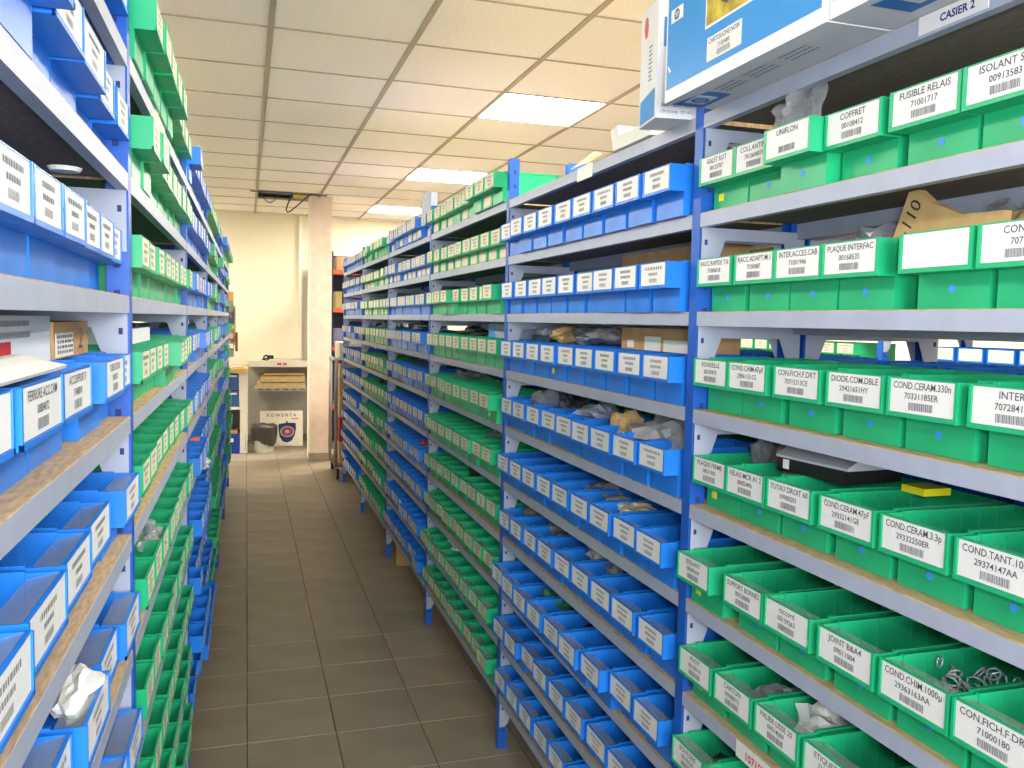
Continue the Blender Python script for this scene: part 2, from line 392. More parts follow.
# left rack
LB = {
 1.862: [(1.365, .15, .0, None), (1.20, .15, .02, None), (1.03, .15, .02, None), (.86, .15, .03, None)],
 1.677: [(1.378, .118, .0, None), (1.225, .118, 0, None), (1.075, .14, .01, None), (.925, .14, .012, None), (.765, .15, .03, None), (.60, .15, .03, None)],
 1.490: [(1.378, .118, -.012, None), (1.255, .118, -.006, None), (1.132, .118, -.004, None), (1.006, .118, 0, None), (.882, .118, 0, None), (.76, .118, 0, None), (.638, .118, .0, None)],
 1.303: [(1.372, .118, 0, None), (1.235, .16, .005, ('TUBE SILICONE', '00600021')), (1.09, .118, -.028, None), (1.008, .16, .0, ('ACC.SUPPORT F', '71488010')), (.838, .16, .002, ('FERRURE ACC.CAM', '00804072')), (.665, .16, 0, None)],
 1.117: [(1.36, .15, .01, None), (1.20, .14, -.05, None), (1.135, .15, .0, None), (.975, .14, .004, None), (.815, .15, .008, None), (.65, .15, .015, None)],
 .930: [(1.35, .15, .01, None), (1.19, .14, .0, None), (1.03, .15, .012, None), (.87, .15, .0, None), (.71, .15, .02, None)],
 .742: [(1.35, .15, .012, None), (1.19, .15, .01, None), (1.03, .15, .0, None), (.87, .15, .01, None)],
 .561: [(1.35, .15, .012, None), (1.19, .15, .01, None), (1.03, .15, .0, None)],
}
for z, rows in LB.items():
    drop = 0
    for n, (b, wd, o, tx) in enumerate(rows):
        if (z, n) in ((1.303, 2), (1.117, 1)): drop = 1; continue
        k = n-drop
        if n == 0: b -= .008
        lab = 'blue storage bin' + (f' {tx[0]}' if tx else '') + f", {ORD[k]} from right, {shelf_word(z)}, nearest left bay"
        add_bin(LEFT, 'blue', b, z, o, w=wd, parts=2, label=lab, group='blue bins of the nearest left bay', text=tx, sticker=(-.03,) if (z, n) == (1.49, 5) else None)
fill(LEFT, PL, 1, 'green', ALLZ, .012, 1, cream=True)
fill(LEFT, PL, 2, 'blue', ALLZ, .012, 1, cream=True)
fill(LEFT, PL, 3, 'green', ALLZ, .012, -1)
fill(LEFT, PL, 4, 'blue', ALLZ, .012, -1)
fill(LEFT, PL, 5, 'green', ALLZ, .012, -1)

exec_after = []
# ------------------------------------------------------------------ rack standing back to back and rack across the next aisle
class Back(Side):
    def __init__(s, xf, out): s.right = False; s.xf = xf
    def root(s, name): return empty(name, (s.xf, 0, 0), 0)
    def at(s, a, b, z): return (s.xf-a, b, z)
BACK = Back(1.40, 0)
PB = [.215]+[1.45+1.235*k for k in range(6)]
rack(BACK, PB, 'shelving_rack', 'shelving rack standing back to back behind the right rack', depth=.335)
for z in SHELF_Z[1:]:
    for k in range(52):
        b = 7.58-.136*k
        if min(abs(b-.015-p) for p in PB) < .075 or (b < 2.7 and z > 1.4) or b < .3: continue
        bay = int((b-.215)/1.235)
        c_ = ('blue', 'blue', 'blue', 'green', 'green', 'blue')[bay]
        if bay == 1 and z == 1.117: c_ = 'green'
        STUFF[c_].append(((1.32, b, z+.0005), math.pi, .118))
class LeftBack(Side):
    def __init__(s): s.right = True
    def root(s, name): return empty(name, (-.80, 0, 0), 0)
rack(LeftBack(), PL, 'shelving_rack', 'shelving rack standing back to back behind the left rack', depth=.335)
for z in SHELF_Z[1:]:
    for k in range(54):
        b = 7.57-.136*k
        if min(abs(b-.015-p) for p in PL) < .075 or b < .3: continue
        STUFF['green' if int((b-.2)/1.235) % 2 == 0 else 'blue'].append(((-.72, b, z+.0005), 0, .118))
class Face(Side):
    def __init__(s): s.right = True
    def root(s, name): return empty(name, (2.6, 0, 0), 0)
    def at(s, a, b, z): return (2.6+a, b, z)
FACE = Face()
rack(FACE, [1.52, 2.755, 3.0, 4.235], 'shelving_rack', 'shelving rack facing us beyond the next aisle, glimpsed over the green bins')
for k in range(8):
    add_bin(FACE, 'green', 4.165-.133*k, 1.303, .0, parts=1, cream=True, label=f'green bin with cream label, {ORD[k]} from left of row glimpsed beyond next aisle', group='green bins beyond the next aisle')
for k in range(6):
    add_bin(FACE, 'blue', 2.67-.136*k, 1.303, .0, parts=0, blank=True, cream=True, label=f'blue bin with cream label, {ORD[k]} from left of row glimpsed beyond next aisle', group='blue bins beyond the next aisle')

# ------------------------------------------------------------------ cartons on top of the nearest right bay
def textmesh(body, size, matl, parent, place, name='lettering', limit=None, italic=False, align='CENTER', bold=0):
    """flat lettering: place(x, y) maps text coordinates to a point in the parent's space"""
    PEND2.append((body, size, matl, parent, place, name, limit, italic, align, bold))
PEND2 = []
def carton(name, x0, x1, y0, y1, z0, z1, label, cat, mts, faces):
    o = empty(name, (x0, y1, z0)); tag(o, label, cat)
    return o
def printer_box(y1, label, full):
    W, H, Dp = .452, .26, .31
    t = empty('printer_cartridge_box', (.7235, y1, 1.8625)); tag(t, label, 'carton', 'printer cartridge cartons on the top shelf')
    b = MB().box(0, Dp, -W, 0, 0, H, 0); b.m[0] = 1
    b.obj('carton', [BOXW, BOXG], t)
    MB().box(-.0008, .0, -W+.012, -.006, .022, H-.01).obj('blue_front', LASER, t)
    if full:
        MB().box(-.0014, -.0008, -.28, -.139, .087, H-.012).obj('picture_border', BOXW, t)
        pic = MB().box(-.002, -.0014, -.276, -.143, .091, H-.014).obj('printed_picture', mat('yellow_print', (206, 182, 62), .5, .3, .4, 30), t)
        MB().prism([(-.205+.026*math.cos(a*.5236)*(1+.2*math.sin(a*2)), .16+.052*math.sin(a*.5236)) for a in range(12)], 'x', -.0026, -.002).obj('printed_shape', mat('brown_print', (120, 84, 52), .6, .2, .4, 60), t, fix=True)
        MB().prism([(-.203+.013*math.cos(a*.5236), .164+.036*math.sin(a*.5236)) for a in range(12)], 'x', -.0031, -.0026).obj('printed_shape', mat('tan_print', (196, 160, 118), .6, .2), t, fix=True)
        lb = MB().box(-.0014, -.0008, -.249, -.147, .032, .0705).obj('paper_label', WHITE, t)
        textmesh('CARTOUCHE NOIR', .0115, INKB, lb, lambda x, y: (-.0017, -.198-x, .0595+y), limit=.092)
        textmesh('7100480', .0105, INK, lb, lambda x, y: (-.0017, -.198-x, .0475+y))
        bc = MB()
        for q in range(16): bc.quad((-.0017, -.198-.02+q*.0025, .0355), (-.0017, -.198-.02+q*.0025+.0012, .0355), (-.0017, -.198-.02+q*.0025+.0012, .0445), (-.0017, -.198-.02+q*.0025, .0445))
        bc.obj('bar_code', INKL, lb)
        lg = MB().box(-.0014, -.0008, -.06, -.018, .134, .157).obj('logo_badge', BOXW, t)
        MB().prism([(-.039+.0095*math.cos(a*.3927), .1455+.0095*math.sin(a*.3927)) for a in range(16)], 'x', -.002, -.0014).obj('logo_disc', mat('slate_print', (88, 112, 140), .5), lg, fix=True)
        textmesh('hp', .016, BOXW, lg, lambda x, y: (-.0025, -.039-x, .1415+y), italic=True)
        textmesh('i n v e n t', .008, BOXW, t, lambda x, y: (-.0012, -.05-x, .17+y))
        MB().poly([(-.0012, -.01, .062), (-.0012, -.016, .05), (-.0012, -.024, .051), (-.0012, -.019, .056), (-.0012, -.013, .063)]).obj('arrow_mark', BOXW, t)
    # flash with the emblem on the underside, and small print
    bb = MB().poly([(.012, -.004, -.0006), (.075, -.004, -.0006), (.075, -.105, -.0006), (.03, -.105, -.0006)] if full else [(.012, -.06, -.0006), (.075, -.06, -.0006), (.075, -.17, -.0006), (.03, -.17, -.0006)]).obj('logo_band', LOGO, t)
    oy = -.052 if full else -.115
    MB().box(.025, .062, oy-.026, oy+.026, -.0014, -.0008).obj('logo_badge', BOXG, bb)
    MB().prism([(.0435+.016*math.cos(a*.3927), oy+.016*math.sin(a*.3927)) for a in range(16)], 'z', -.002, -.0014).obj('logo_disc', LOGO, bb, fix=True)
    textmesh('hp', .026, BOXG, bb, lambda x, y: (.0435-.007+y, oy-x, -.0025), italic=True)
    if full:
        pr = MB(); rnd = random.Random(4)
        for g in (-.15, -.235, -.33):
            for r_ in range(3):
                y = g+.03
                while y > g-.03:
                    l = rnd.uniform(.004, .012); pr.quad((.03+r_*.011, y, -.0007), (.034+r_*.011, y, -.0007), (.034+r_*.011, y-l, -.0007), (.03+r_*.011, y-l, -.0007)); y -= l+.002
        tag(pr.obj('small_print', INKL, t), kind='stuff')
    return t
printer_box(1.420, 'large blue and white printer cartridge carton with photo and white paper label', True)
printer_box(.962, 'blue and white printer cartridge carton at top right edge, above CASIER sign', False)
# small white carton beside it
t = empty('toner_carton', (.754, 1.516, 1.8625), -.14); tag(t, 'smaller white toner carton with blue stripe on top shelf beside large carton', 'carton')
MB().box(0, .2, 0, .105, 0, .225).obj('carton', [BOXW], t)
f = MB().quad((-.0006, .008, .004), (-.0006, .097, .004), (-.0006, .097, .05), (-.0006, .008, .06)); f.obj('blue_stripe', LASER, t)
MB().box(.012, .04, -.0006, 0, .135, .19).obj('blue_patch', LASER, t)
MB().prism([(.07+.012*math.cos(a*.785), .19+.022*math.sin(a*.785)) for a in range(8)], 'x', -.0012, -.0006).obj('red_mark', mat('soft_red', (220, 110, 110), .6), t, fix=True)
textmesh('5600 · 5600 · 5600', .009, INKB, t, lambda x, y: (.042+x, -.0007, .0225+y), limit=.062)
textmesh('CM 1015mfp · CM 1017', .008, INKB, t, lambda x, y: (.042+x, -.0007, .010+y), limit=.064)
sm = MB()
for r_ in range(9): sm.quad((-.0007, .03+.005*(r_ % 2), .08+r_*.008), (-.0007, .05, .08+r_*.008), (-.0007, .05, .083+r_*.008), (-.0007, .03+.005*(r_ % 2), .083+r_*.008))
tag(sm.obj('small_print', INKL, t), kind='stuff')
# shelf sign and beam tags
s = MB().box(XR-.0012, XR-.0002, .806, .914, 1.8385, 1.8615).obj('shelf_sign', CARD); tag(s, 'white sign reading CASIER 2 on the top beam above nearest right bay', 'sign')
textmesh('CASIER 2', .0135, INKB, s, lambda x, y: (XR-.0016, .852-x, 1.8455+y), bold=.0004)
s = MB().box(XR-.0022, XR-.0004, 1.12, 1.254, .712, .741).obj('beam_tag', CARD); tag(s, 'white tag with red number on beam at lower right, under green bins', 'tag')
textmesh('10710021', .02, REDINK, s, lambda x, y: (XR-.0026, 1.187-x, .7185+y), bold=.0004)
s = MB().box(XR-.0022, XR-.0004, 1.99, 2.09, 1.829, 1.864).obj('beam_tag', CARD); tag(s, 'small white blank tag on top beam of the second right bay', 'tag')
s = MB().box(XL+.0018, XL+.004, 1.83, 2.02, 1.828, 1.866).obj('beam_tag', CARD2); tag(s, 'pale tag on the top beam of the left rack under green bins', 'tag')

# ------------------------------------------------------------------ loose things in and on the bins
def crumple(name, loc, size, matl, label, cat, seed, rough=.35, sub=3, free=False, rz=0, group=None):
    if loc[0] > 0: size = (size[0]*1.2, size[1]*1.25, size[2]*1.08)
    up = [q for q in SHELF_Z if q > loc[2]+.03]
    if up and abs(loc[0]) < 1.2 and not free: size = (size[0], size[1], min(size[2], min(up)-.034-loc[2]))
    if loc[0] > 0 and not free:
        hx = min(size[0]/2, loc[0]-.829 if loc[2] < 1.8 else 9); loc = (min(loc[0], 1.028-hx), loc[1], loc[2]); size = (hx*2, size[1], size[2])
    bm = bmesh.new(); bmesh.ops.create_icosphere(bm, subdivisions=sub, radius=.5)
    rnd = random.Random(seed)
    dirs = [Vector((rnd.gauss(0, 1), rnd.gauss(0, 1), rnd.gauss(0, 1))).normalized() for _ in range(26)]
    amp = [rnd.uniform(-1, 1) for _ in dirs]
    for v in bm.verts:
        n = v.co.normalized(); k = 1
        for d, a in zip(dirs, amp): k += rough*a*max(0, 1-abs(n.dot(d)-.55)*4)
        k += rnd.uniform(-.3, .3)*rough
        v.co = n*.5*k
    zs = [v.co.z for v in bm.verts]; lo, hi = min(zs), max(zs)
    xs = [abs(v.co.x) for v in bm.verts]; ys = [abs(v.co.y) for v in bm.verts]; mx, my = max(xs), max(ys)
    for v in bm.verts: v.co = Vector((v.co.x/mx*size[0]/2, v.co.y/my*size[1]/2, (v.co.z-lo)/(hi-lo)*size[2]))
    me = bpy.data.meshes.new(name); bm.to_mesh(me); bm.free(); me.materials.append(matl)
    o = put(name, me, None, loc, rz); tag(o, label, cat, group); return o
def box_thing(name, loc, size, matl, label, cat, rz=0, tape=None, group=None):
    o = MB().box(0, size[0], 0, size[1], 0, size[2]).obj(name, matl, None, loc, rz); tag(o, label, cat, group)
    return o
def sheet(name, pts, matl, label, cat, thick=.0015, group=None):
    """a bent sheet through a grid of points, given a little thickness"""
    R, K = len(pts), len(pts[0]); b = MB()
    for r_ in pts: b.v += [tuple(p) for p in r_]
    for i in range(R-1):
        for j in range(K-1): b.f.append((i*K+j, i*K+j+1, (i+1)*K+j+1, (i+1)*K+j)); b.m.append(0)
    o = b.obj(name, matl); md = o.modifiers.new('thickness', 'SOLIDIFY'); md.thickness = thick; tag(o, label, cat, group); return o

crumple('plastic_bag', (.838, 1.185, 1.76), (.055, .10, .083), BAG, 'crumpled clear plastic bag sticking out of green bin below printer carton', 'bag', 1, .4, free=True)
kb = empty('paper_bag', (.90, .94, 1.535)); tag(kb, 'brown kraft paper bag with handwritten 1-110, behind blank label', 'bag')
MB().prism([(.115, 0), (-.09, 0), (-.10, .08), (-.035, .082), (.02, .105), (.045, .125), (.062, .124)], 'x', 0, .014).obj('paper', KRAFT, kb, fix=True)
MB().prism([(.10, 0), (-.14, 0), (-.13, .085), (-.06, .078), (.0, .06)], 'x', .03, .05).obj('paper', KRAFT, kb, fix=True)
ca, sa = math.cos(1.05), math.sin(1.05)
textmesh('1-110', .03, BLACK, kb, lambda x, y: (-.0006, .052-(x*ca-y*sa), .075+(x*sa+y*ca)))
crumple('paper_bag', (.945, .80, 1.53), (.09, .12, .095), KRAFT, 'brown kraft paper bag at right picture edge above CON.EM bin', 'bag', 3, .2)
crumple('plastic_bag', (.95, 1.07, 1.535), (.09, .15, .085), GREYB, 'grey plastic bag lying in the PLAQUE INTERFAC bin', 'bag', 4, .25)
crumple('plastic_bag', (.985, .885, 1.56), (.05, .09, .092), BAG, 'clear bag corner standing behind the kraft paper bags', 'bag', 5, .3)
crumple('plastic_bag', (.965, 1.40, 1.155), (.09, .05, .105), GREYB, 'dark grey plastic bag behind the PLAQUE FERME bin', 'bag', 6, .25)
crumple('paper_wrap', (.965, 1.33, 1.155), (.09, .10, .105), BROWNB, 'crumpled brown wrap in bin behind RELAIS label', 'wrap', 7, .25)
bt = empty('black_case', (.90, 1.055, 1.2185), .10); tag(bt, 'black case with pale grey lid lying across green bins', 'case')
MB().box(0, .12, .045, .20, 0, .022).obj('case_body', BLACK, bt); MB().prism([(.0, .022), (.0, .026), (.03, .042), (.12, .042), (.12, .022)], 'y', .04, .205).obj('lid', mat('pale_lid', (186, 190, 200), .35, .4), bt, fix=True)
MB().box(-.001, 0, .172, .186, .004, .02).obj('white_clip', WHITE, bt)
box_thing('yellow_card', (.955, 1.0, 1.2185), (.05, .045, .011), YEL, 'small yellow card lying on green bins beside black case', 'card')
rg = empty('split_rings', (.905, .85, .95)); tag(rg, 'heap of shiny metal split rings in green bin', 'rings'); rg['kind'] = 'stuff'
rnd = random.Random(9); b = MB()
for q in range(26):
    c = Vector((rnd.uniform(-.03, .05), rnd.uniform(-.035, .04), rnd.uniform(.03, .07))); n = Vector((rnd.gauss(0, 1), rnd.gauss(0, 1), rnd.gauss(0, 1))).normalized(); a = n.orthogonal().normalized(); d = n.cross(a); r_ = rnd.uniform(.007, .011)
    b.tube([c+(a*math.cos(t*.785)+d*math.sin(t*.785))*r_ for t in range(9)], .0014, 5)
C.objects.unlink(rg); bpy.data.objects.remove(rg)
o = b.obj('split_rings', METALP, None, (.905, .85, .95), smooth=True); tag(o, 'heap of shiny metal split rings in green bin', 'rings', kind='stuff')
crumple('plastic_bag', (.90, 1.235, .748), (.08, .1, .085), GREYB, 'grey plastic bag in the CARTON bin', 'bag', 11, .2)
crumple('white_wrap', (.90, 1.125, .748), (.1, .1, .1), WHITE, 'crumpled white wrap in the PALIER LISSE bin', 'wrap', 12, .25)
crumple('metal_parts', (.91, 1.395, .566), (.12, .1, .05), DARKB, 'dark metal parts in lowest visible green bin of nearest bay', 'parts', 13, .4).__setitem__('kind', 'stuff')
# second right bay
crumple('plastic_bag', (.915, 2.43, 1.16), (.12, .17, .105), BAG, 'clear bag of dark parts, left of three bags in the second right bay', 'bag', 21, .35)
crumple('metal_parts', (.93, 2.36, 1.16), (.09, .15, .09), DARKB, 'dark parts bundled in clear bag, fifth shelf of second right bay', 'parts', 22, .4)
crumple('plastic_bag', (.925, 2.12, 1.165), (.12, .17, .08), mat('milky_bag', (196, 204, 220), .2, .7, .2, 12), 'milky plastic bag, middle of three bags in the second right bay', 'bag', 23, .22)
crumple('paper_wrap', (.895, 1.90, 1.15), (.08, .09, .1), KRAFT, 'golden kraft wrap beside large clear bag in second right bay', 'wrap', 24, .25)
crumple('plastic_bag', (.91, 1.69, 1.15), (.12, .25, .105), mat('big_clear_bag', (196, 196, 198), .12, .9, .35, 18, alpha=.78), 'large shiny clear bag, rightmost on fifth shelf of second right bay', 'bag', 25, .3)
crumple('plastic_bag', (.92, 2.07, .97), (.1, .16, .075), GREYB, 'dark clear bag in blue bin, sixth shelf of second right bay', 'bag', 26, .3)
crumple('paper_wrap', (.91, 1.86, .985), (.1, .16, .045), mat('ivory_paper', (226, 222, 196), .6, .2, .15, 20), 'ivory paper packet lying on blue bins, sixth shelf down', 'packet', 27, .25)
crumple('plastic_bag', (.915, 2.06, .775), (.11, .15, .1), mat('foil_bag', (190, 182, 176), .15, .9, .5, 40, alpha=.9), 'crumpled glossy bag bulging from blue bin, seventh shelf of second right bay', 'bag', 28, .5)
crumple('plastic_bag', (.915, 2.29, .60-.02), (.11, .15, .095), GREENB, 'green plastic bag bulging from blue bin, eighth shelf down', 'bag', 29, .4)
crumple('metal_parts', (.92, 2.09, .57), (.1, .1, .075), DARKB, 'dark metal parts in blue bin beside green bag', 'parts', 30, .4)
crumple('metal_parts', (.92, 1.95, .385), (.12, .1, .07), DARKB, 'dark small parts in blue bin, ninth shelf of second right bay', 'parts', 31, .4)
crumple('plastic_bag', (.93, 2.62, .775), (.1, .12, .075), BROWNB, 'brownish bag at left end of seventh shelf, second right bay', 'bag', 32, .3)
crumple('plastic_bag', (.92, 2.42, .775), (.09, .07, .08), GREYB, 'grey tied bag beside brownish bag, seventh shelf of second right bay', 'bag', 33, .3)
crumple('plastic_bag', (.915, 2.20, .205), (.12, .11, .08), mat('beige_bag', (176, 160, 140), .3, .5, .2, 20), 'beige bag in bottom blue bin of second right bay', 'bag', 34, .3)
cbx = box_thing('cardboard_box', (.895, 1.60, 1.4035), (.12, .345, .052), CARDB, 'brown cardboard box with white labels on bins, fourth shelf of second right bay', 'box')
MB().box(-.0008, 0, .275, .31, .004, .022).obj('white_label', WHITE, cbx); MB().box(-.0008, 0, .135, .215, .0, .033).obj('white_label', WHITE, cbx); MB().box(-.0008, 0, .0, .12, .0, .026).obj('white_label', WHITE, cbx)
box_thing('cardboard_box', (.93, 1.60, 1.5905), (.1, .43, .048), CARDB, 'brown cardboard box lying on bins, third shelf of second right bay', 'box')
crumple('plastic_bag', (.93, 2.16, 1.40), (.12, .34, .055), GREYB, 'grey plastic bag on bins left of cardboard box, fourth shelf', 'bag', 36, .2)
crumple('paper_wrap', (.905, 2.35, 1.40), (.1, .10, .055), KRAFT, 'kraft wrapped item left of grey bag, fourth shelf of second bay', 'wrap', 37, .2)
ci = empty('circuit_module', (.90, 2.49, 1.4035)); tag(ci, 'dark green circuit module on bins at left end of fourth shelf', 'module')
MB().box(0, .1, 0, .16, 0, .02).obj('board', mat('circuit_green', (30, 66, 70), .5, .4, .3, 60), ci)
for q in range(4): MB().box(.01, .05, .015+q*.036, .04+q*.036, .02, .034+.006*(q % 2)).obj('component', METALP if q % 2 else WHITE, ci)
pw = sheet('folded_paper', [[(.815+.012*i, 2.035+.09*j-.01*i, 1.8645+(.012+.006*math.sin(i*1.3))*i*(1-.4*j*j)) for j in (0, .35, .7, 1)] for i in range(4)], WHITE, 'folded white paper leaning on top shelf above blank tag', 'paper')
tb2 = empty('white_tray', (.815, 1.66, 1.8645)); tag(tb2, 'white open tray on top shelf beside the toner carton', 'tray')
MB().prism([(0, 0), (.19, 0), (.21, .05), (.17, .055), (.16, .03), (.02, .03), (.0, .045)], 'x', 0, .12).obj('tray_body', WHITE, tb2, fix=True)
# third and fourth right bays
crumple('white_wrap', (.875, 3.30, 1.878), (.05, .14, .05), WHITE, 'white paper tucked under green bins on top shelf, third right bay', 'paper', 41, .3)
pb = box_thing('parts_box', (.885, 2.83, 1.4035), (.11, .30, .052), mat('pale_box', (170, 180, 205), .5, .3), 'pale blue box with bright blue end, third right bay fourth shelf', 'box')
MB().box(-.001, .0, .21, .30, 0, .052).obj('blue_end', LASER, pb)
crumple('metal_parts', (.92, 3.45, 1.40), (.1, .3, .045), DARKB, 'dark parts on bins left of pale blue box, third right bay', 'parts', 43, .35)
crumple('plastic_bag', (.93, 3.6, 1.165), (.12, .25, .09), BAG, 'clear bags on green bins, fifth shelf of third right bay', 'bag', 44, .35)
crumple('plastic_bag', (.92, 3.05, .975), (.11, .2, .09), BAG, 'clear bag on green bins, sixth shelf of third right bay', 'bag', 45, .35)
crumple('metal_parts', (.92, 3.35, .79), (.1, .16, .09), DARKB, 'black coiled parts on green bins, seventh shelf of third right bay', 'parts', 46, .4)
crumple('yellow_wrap', (.865, 3.22, .745), (.03, .06, .04), YEL, 'bright yellow packet peeking below green bins, third right bay', 'packet', 47, .3)
crumple('white_wrap', (.90, 3.55, .47), (.1, .16, .035), WHITE, 'white packet on green bins, eighth shelf of third right bay', 'packet', 48, .3)
crumple('white_wrap', (.89, 3.35, .29), (.05, .05, .02), WHITE, 'white scrap on green bins, ninth shelf of third right bay', 'packet', 49, .3)
ct = empty('card_folder', (.84, 4.02, 1.9625)); tag(ct, 'pale grey upright folder with yellow edge on blue bins, top shelf', 'folder')
MB().prism([(0, 0), (.24, 0), (.22, .10), (.12, .125), (.0, .11)], 'x', 0, .03).obj('folder_body', mat('pale_folder', (196, 202, 214), .6, .3), ct, fix=True)
MB().box(.0, .02, .24, .252, 0, .10).obj('yellow_edge', mat('ochre', (196, 160, 70), .6), ct)
crumple('red_wrap', (.855, 4.16, .815), (.07, .12, .05), RED, 'red packet on blue bins of the fourth right bay', 'packet', 51, .3)
crumple('plastic_bag', (.85, 4.95, .53), (.07, .18, .12), BAG, 'clear bag hanging over fourth and fifth right bay at low shelf', 'bag', 52, .4)
for q, (b_, z_, l_) in enumerate([(4.55, 1.40, .5), (4.5, 1.165, .7), (5.8, 1.40, .5), (5.75, 1.165, .6), (5.7, 1.0, .5)]):
    crumple('plastic_bag', (.93, b_, z_), (.11, l_, .075), BAG if q % 2 else GREYB, f"{'clear' if q % 2 else 'grey'} bag on bins, {shelf_word(SHELF_Z[[3,4,3,4,5][q]])}, {BAYN[[3,3,4,4,4][q]]} right bay", 'bag', 60+q, .3)
bx = box_thing('cardboard_box', (.85, 4.93, .003), (.1, .16, .155), CARDB, 'small brown cardboard box on floor under fourth right bay', 'box', rz=-.2)
box_thing('white_box', (.955, 4.93, .003), (.09, .1, .13), BOXW, 'small white box on floor beside brown box under right rack', 'box')
# left rack
lb1 = box_thing('cardboard_box', (-.395, 1.16, 1.4035), (.17, .235, .046), CARDB, 'brown cardboard box with printed label on bins, right of white papers', 'box')
MB().box(.17, .1708, .01, .12, .002, .032).obj('white_label', WHITE, lb1); 
textmesh('2', .042, BLACK, lb1, lambda x, y: (.1712, .175+x*1.4, .009+y))
rl = MB(); rnd = random.Random(5)
for q in range(4):
    y = .018
    while y < .112: rl.quad((.1711, y, .006+q*.0065), (.1711, y+.006, .006+q*.0065), (.1711, y+.006, .010+q*.0065), (.1711, y, .010+q*.0065)); y += rnd.uniform(.008, .013)
tag(rl.obj('small_print', INK, lb1), kind='stuff')
lb2 = MB().box(.02, .17, 0, .44, 0, .0535).obj('white_carton', BOXW, None, (-.395, .70, 1.4035)); tag(lb2, 'flat white carton with bar codes and red flash on blue bins', 'carton')
MB().poly([(.1706, .26, .028), (.1706, .0, .028), (.1706, .0, .012), (.1706, .18, .008), (.1706, .26, .008)]).obj('red_flash', RED, lb2)
MB().poly([(.1703, .44, .036), (.1703, .0, .03), (.1703, .0, .054), (.1703, .44, .054)]).obj('grey_band', BOXG, lb2)
pr = MB()
for q in range(26): pr.quad((.1708, .20+q*.0052, .043), (.1708, .203+q*.0052, .043), (.1708, .203+q*.0052, .049), (.1708, .20+q*.0052, .049)); pr.quad((.1708, .21+q*.005, .031), (.1708, .213+q*.005, .031), (.1708, .213+q*.005, .0375), (.1708, .21+q*.005, .0375))
pr.obj('bar_code', INKL, lb2)
pd = [[(-.222+.05*i/5,   .66+.26*j/5+.02*(i == 5), 1.4065+.013*math.sin(math.pi*i/5)*(1-.5*(j == 5))) for j in range(6)] for i in range(6)]
sheet('padded_envelope', pd, mat('offwhite_paper', (232, 228, 222), .7, .2), 'white padded envelope lying on FERRURE bin in front of white carton', 'envelope', .004)
crumple('red_wrap', (-.30, .97, 1.15), (.12, .12, .06), RED, 'red packet inside blue bin at left edge of picture', 'packet', 72, .2)
crumple('tissue', (-.185, 1.06, 1.0), (.06, .13, .045), WHITE, 'crumpled white tissue lying on blue bin at lower left', 'tissue', 73, .25)
crumple('plastic_bag', (-.31, 1.0, 1.545), (.1, .2, .095), GREYB, 'grey bag standing behind blue bins at left picture edge', 'bag', 74, .2)
dd = empty('shelf_disc', (-.215, 1.19, 1.6365)); tag(dd, 'small white round fitting under the third shelf at left', 'fitting')
MB().tube([(0, 0, 0), (0, 0, .005)], [.017, .02], 14).obj('disc', WHITE, dd)
crumple('plastic_bag', (-.30, 2.4, 1.36), (.12, .2, .09), mat('navy_parts', (34, 62, 120), .3, .5, .4, 30), 'dark blue parts on green bins, second left bay', 'parts', 75, .2)
box_thing('white_carton', (-.33, 1.75, 1.4035), (.12, .35, .03), BOXW, 'thin white carton on green bins, second left bay', 'carton')
crumple('plastic_bag', (-.19, 1.78, 1.0), (.08, .2, .06), BAG, 'clear bag on green bins in second left bay', 'bag', 76, .4)
crumple('red_wrap', (-.15, 2.75, 1.085), (.03, .1, .035), mat('orange_card', (226, 92, 40), .5), 'orange red packet on blue bins of the third left bay', 'packet', 77, .2)
crumple('plastic_bag', (-.15, 3.3, .90), (.05, .13, .05), WHITE, 'white bag on blue bins of the third left bay', 'bag', 78, .35)
crumple('paper_wrap', (-.15, 1.65, .27), (.05, .3, .09), mat('pinkish_paper', (196, 170, 160), .7), 'pinkish paper on low green bins of the second left bay', 'paper', 79, .25)

# ------------------------------------------------------------------ far end of the aisle
LAM = mat('cream_laminate', (224, 218, 202), .55, .3)
ct = tag(MB().box(.022, .88, 10.0, 10.515, .897, .965).obj('work_counter', LAM), 'long cream worktop ledge along the back wall above folders', 'worktop')
a = MB().box(.33, .45, 9.998, 10.0, .917, .946).obj('counter_sticker', CARD, ct)
MB().box(.335, .385, 9.9972, 9.998, .92, .943).obj('red_print', RED, a); MB().box(.40, .445, 9.9972, 9.998, .92, .943).obj('red_print', REDINK, a)
sh = empty('wall_shelf', (.094, 10.0, .622)); tag(sh, 'grey wall shelf with dashed edge below the cream worktop', 'shelf')
MB().box(0, .565, 0, .355, 0, .034).obj('shelf_board', GREYW, sh)
for q in range(6): MB().box(.03+q*.093, .085+q*.093, -.001, 0, .014, .026).obj('edge_slot', mat('slate', (82, 86, 108), .6), sh)
OLD = mat('old_folder_paper', (204, 180, 128), .8, .1, .25, 14, stretch=(1, 1, 14)); OLD2 = mat('aged_folder', (150, 122, 78), .8, .1, .3, 20, stretch=(1, 1, 14))
zz = .6565
for q, (x0, x1, hh, mm, lb) in enumerate([(.115, .655, .055, OLD, 'bottom'), (.16, .645, .014, OLD2, 'second from bottom'), (.145, .65, .06, OLD, 'middle'), (.15, .655, .018, OLD2, 'second from top'), (.19, .64, .016, OLD, 'topmost')]):
    o = MB().prism([(x0, 0), (x1, 0), (x1-.006, hh), (x0+.01, hh)], 'y', 10.01+.008*(q % 2), 10.3).obj('document_folder', mm, None, (0, 0, zz), fix=True); zz += hh+.0008
    tag(o, f'yellowed document folder, {lb} of the stack on grey wall shelf', 'folder', 'yellowed folders on the wall shelf')
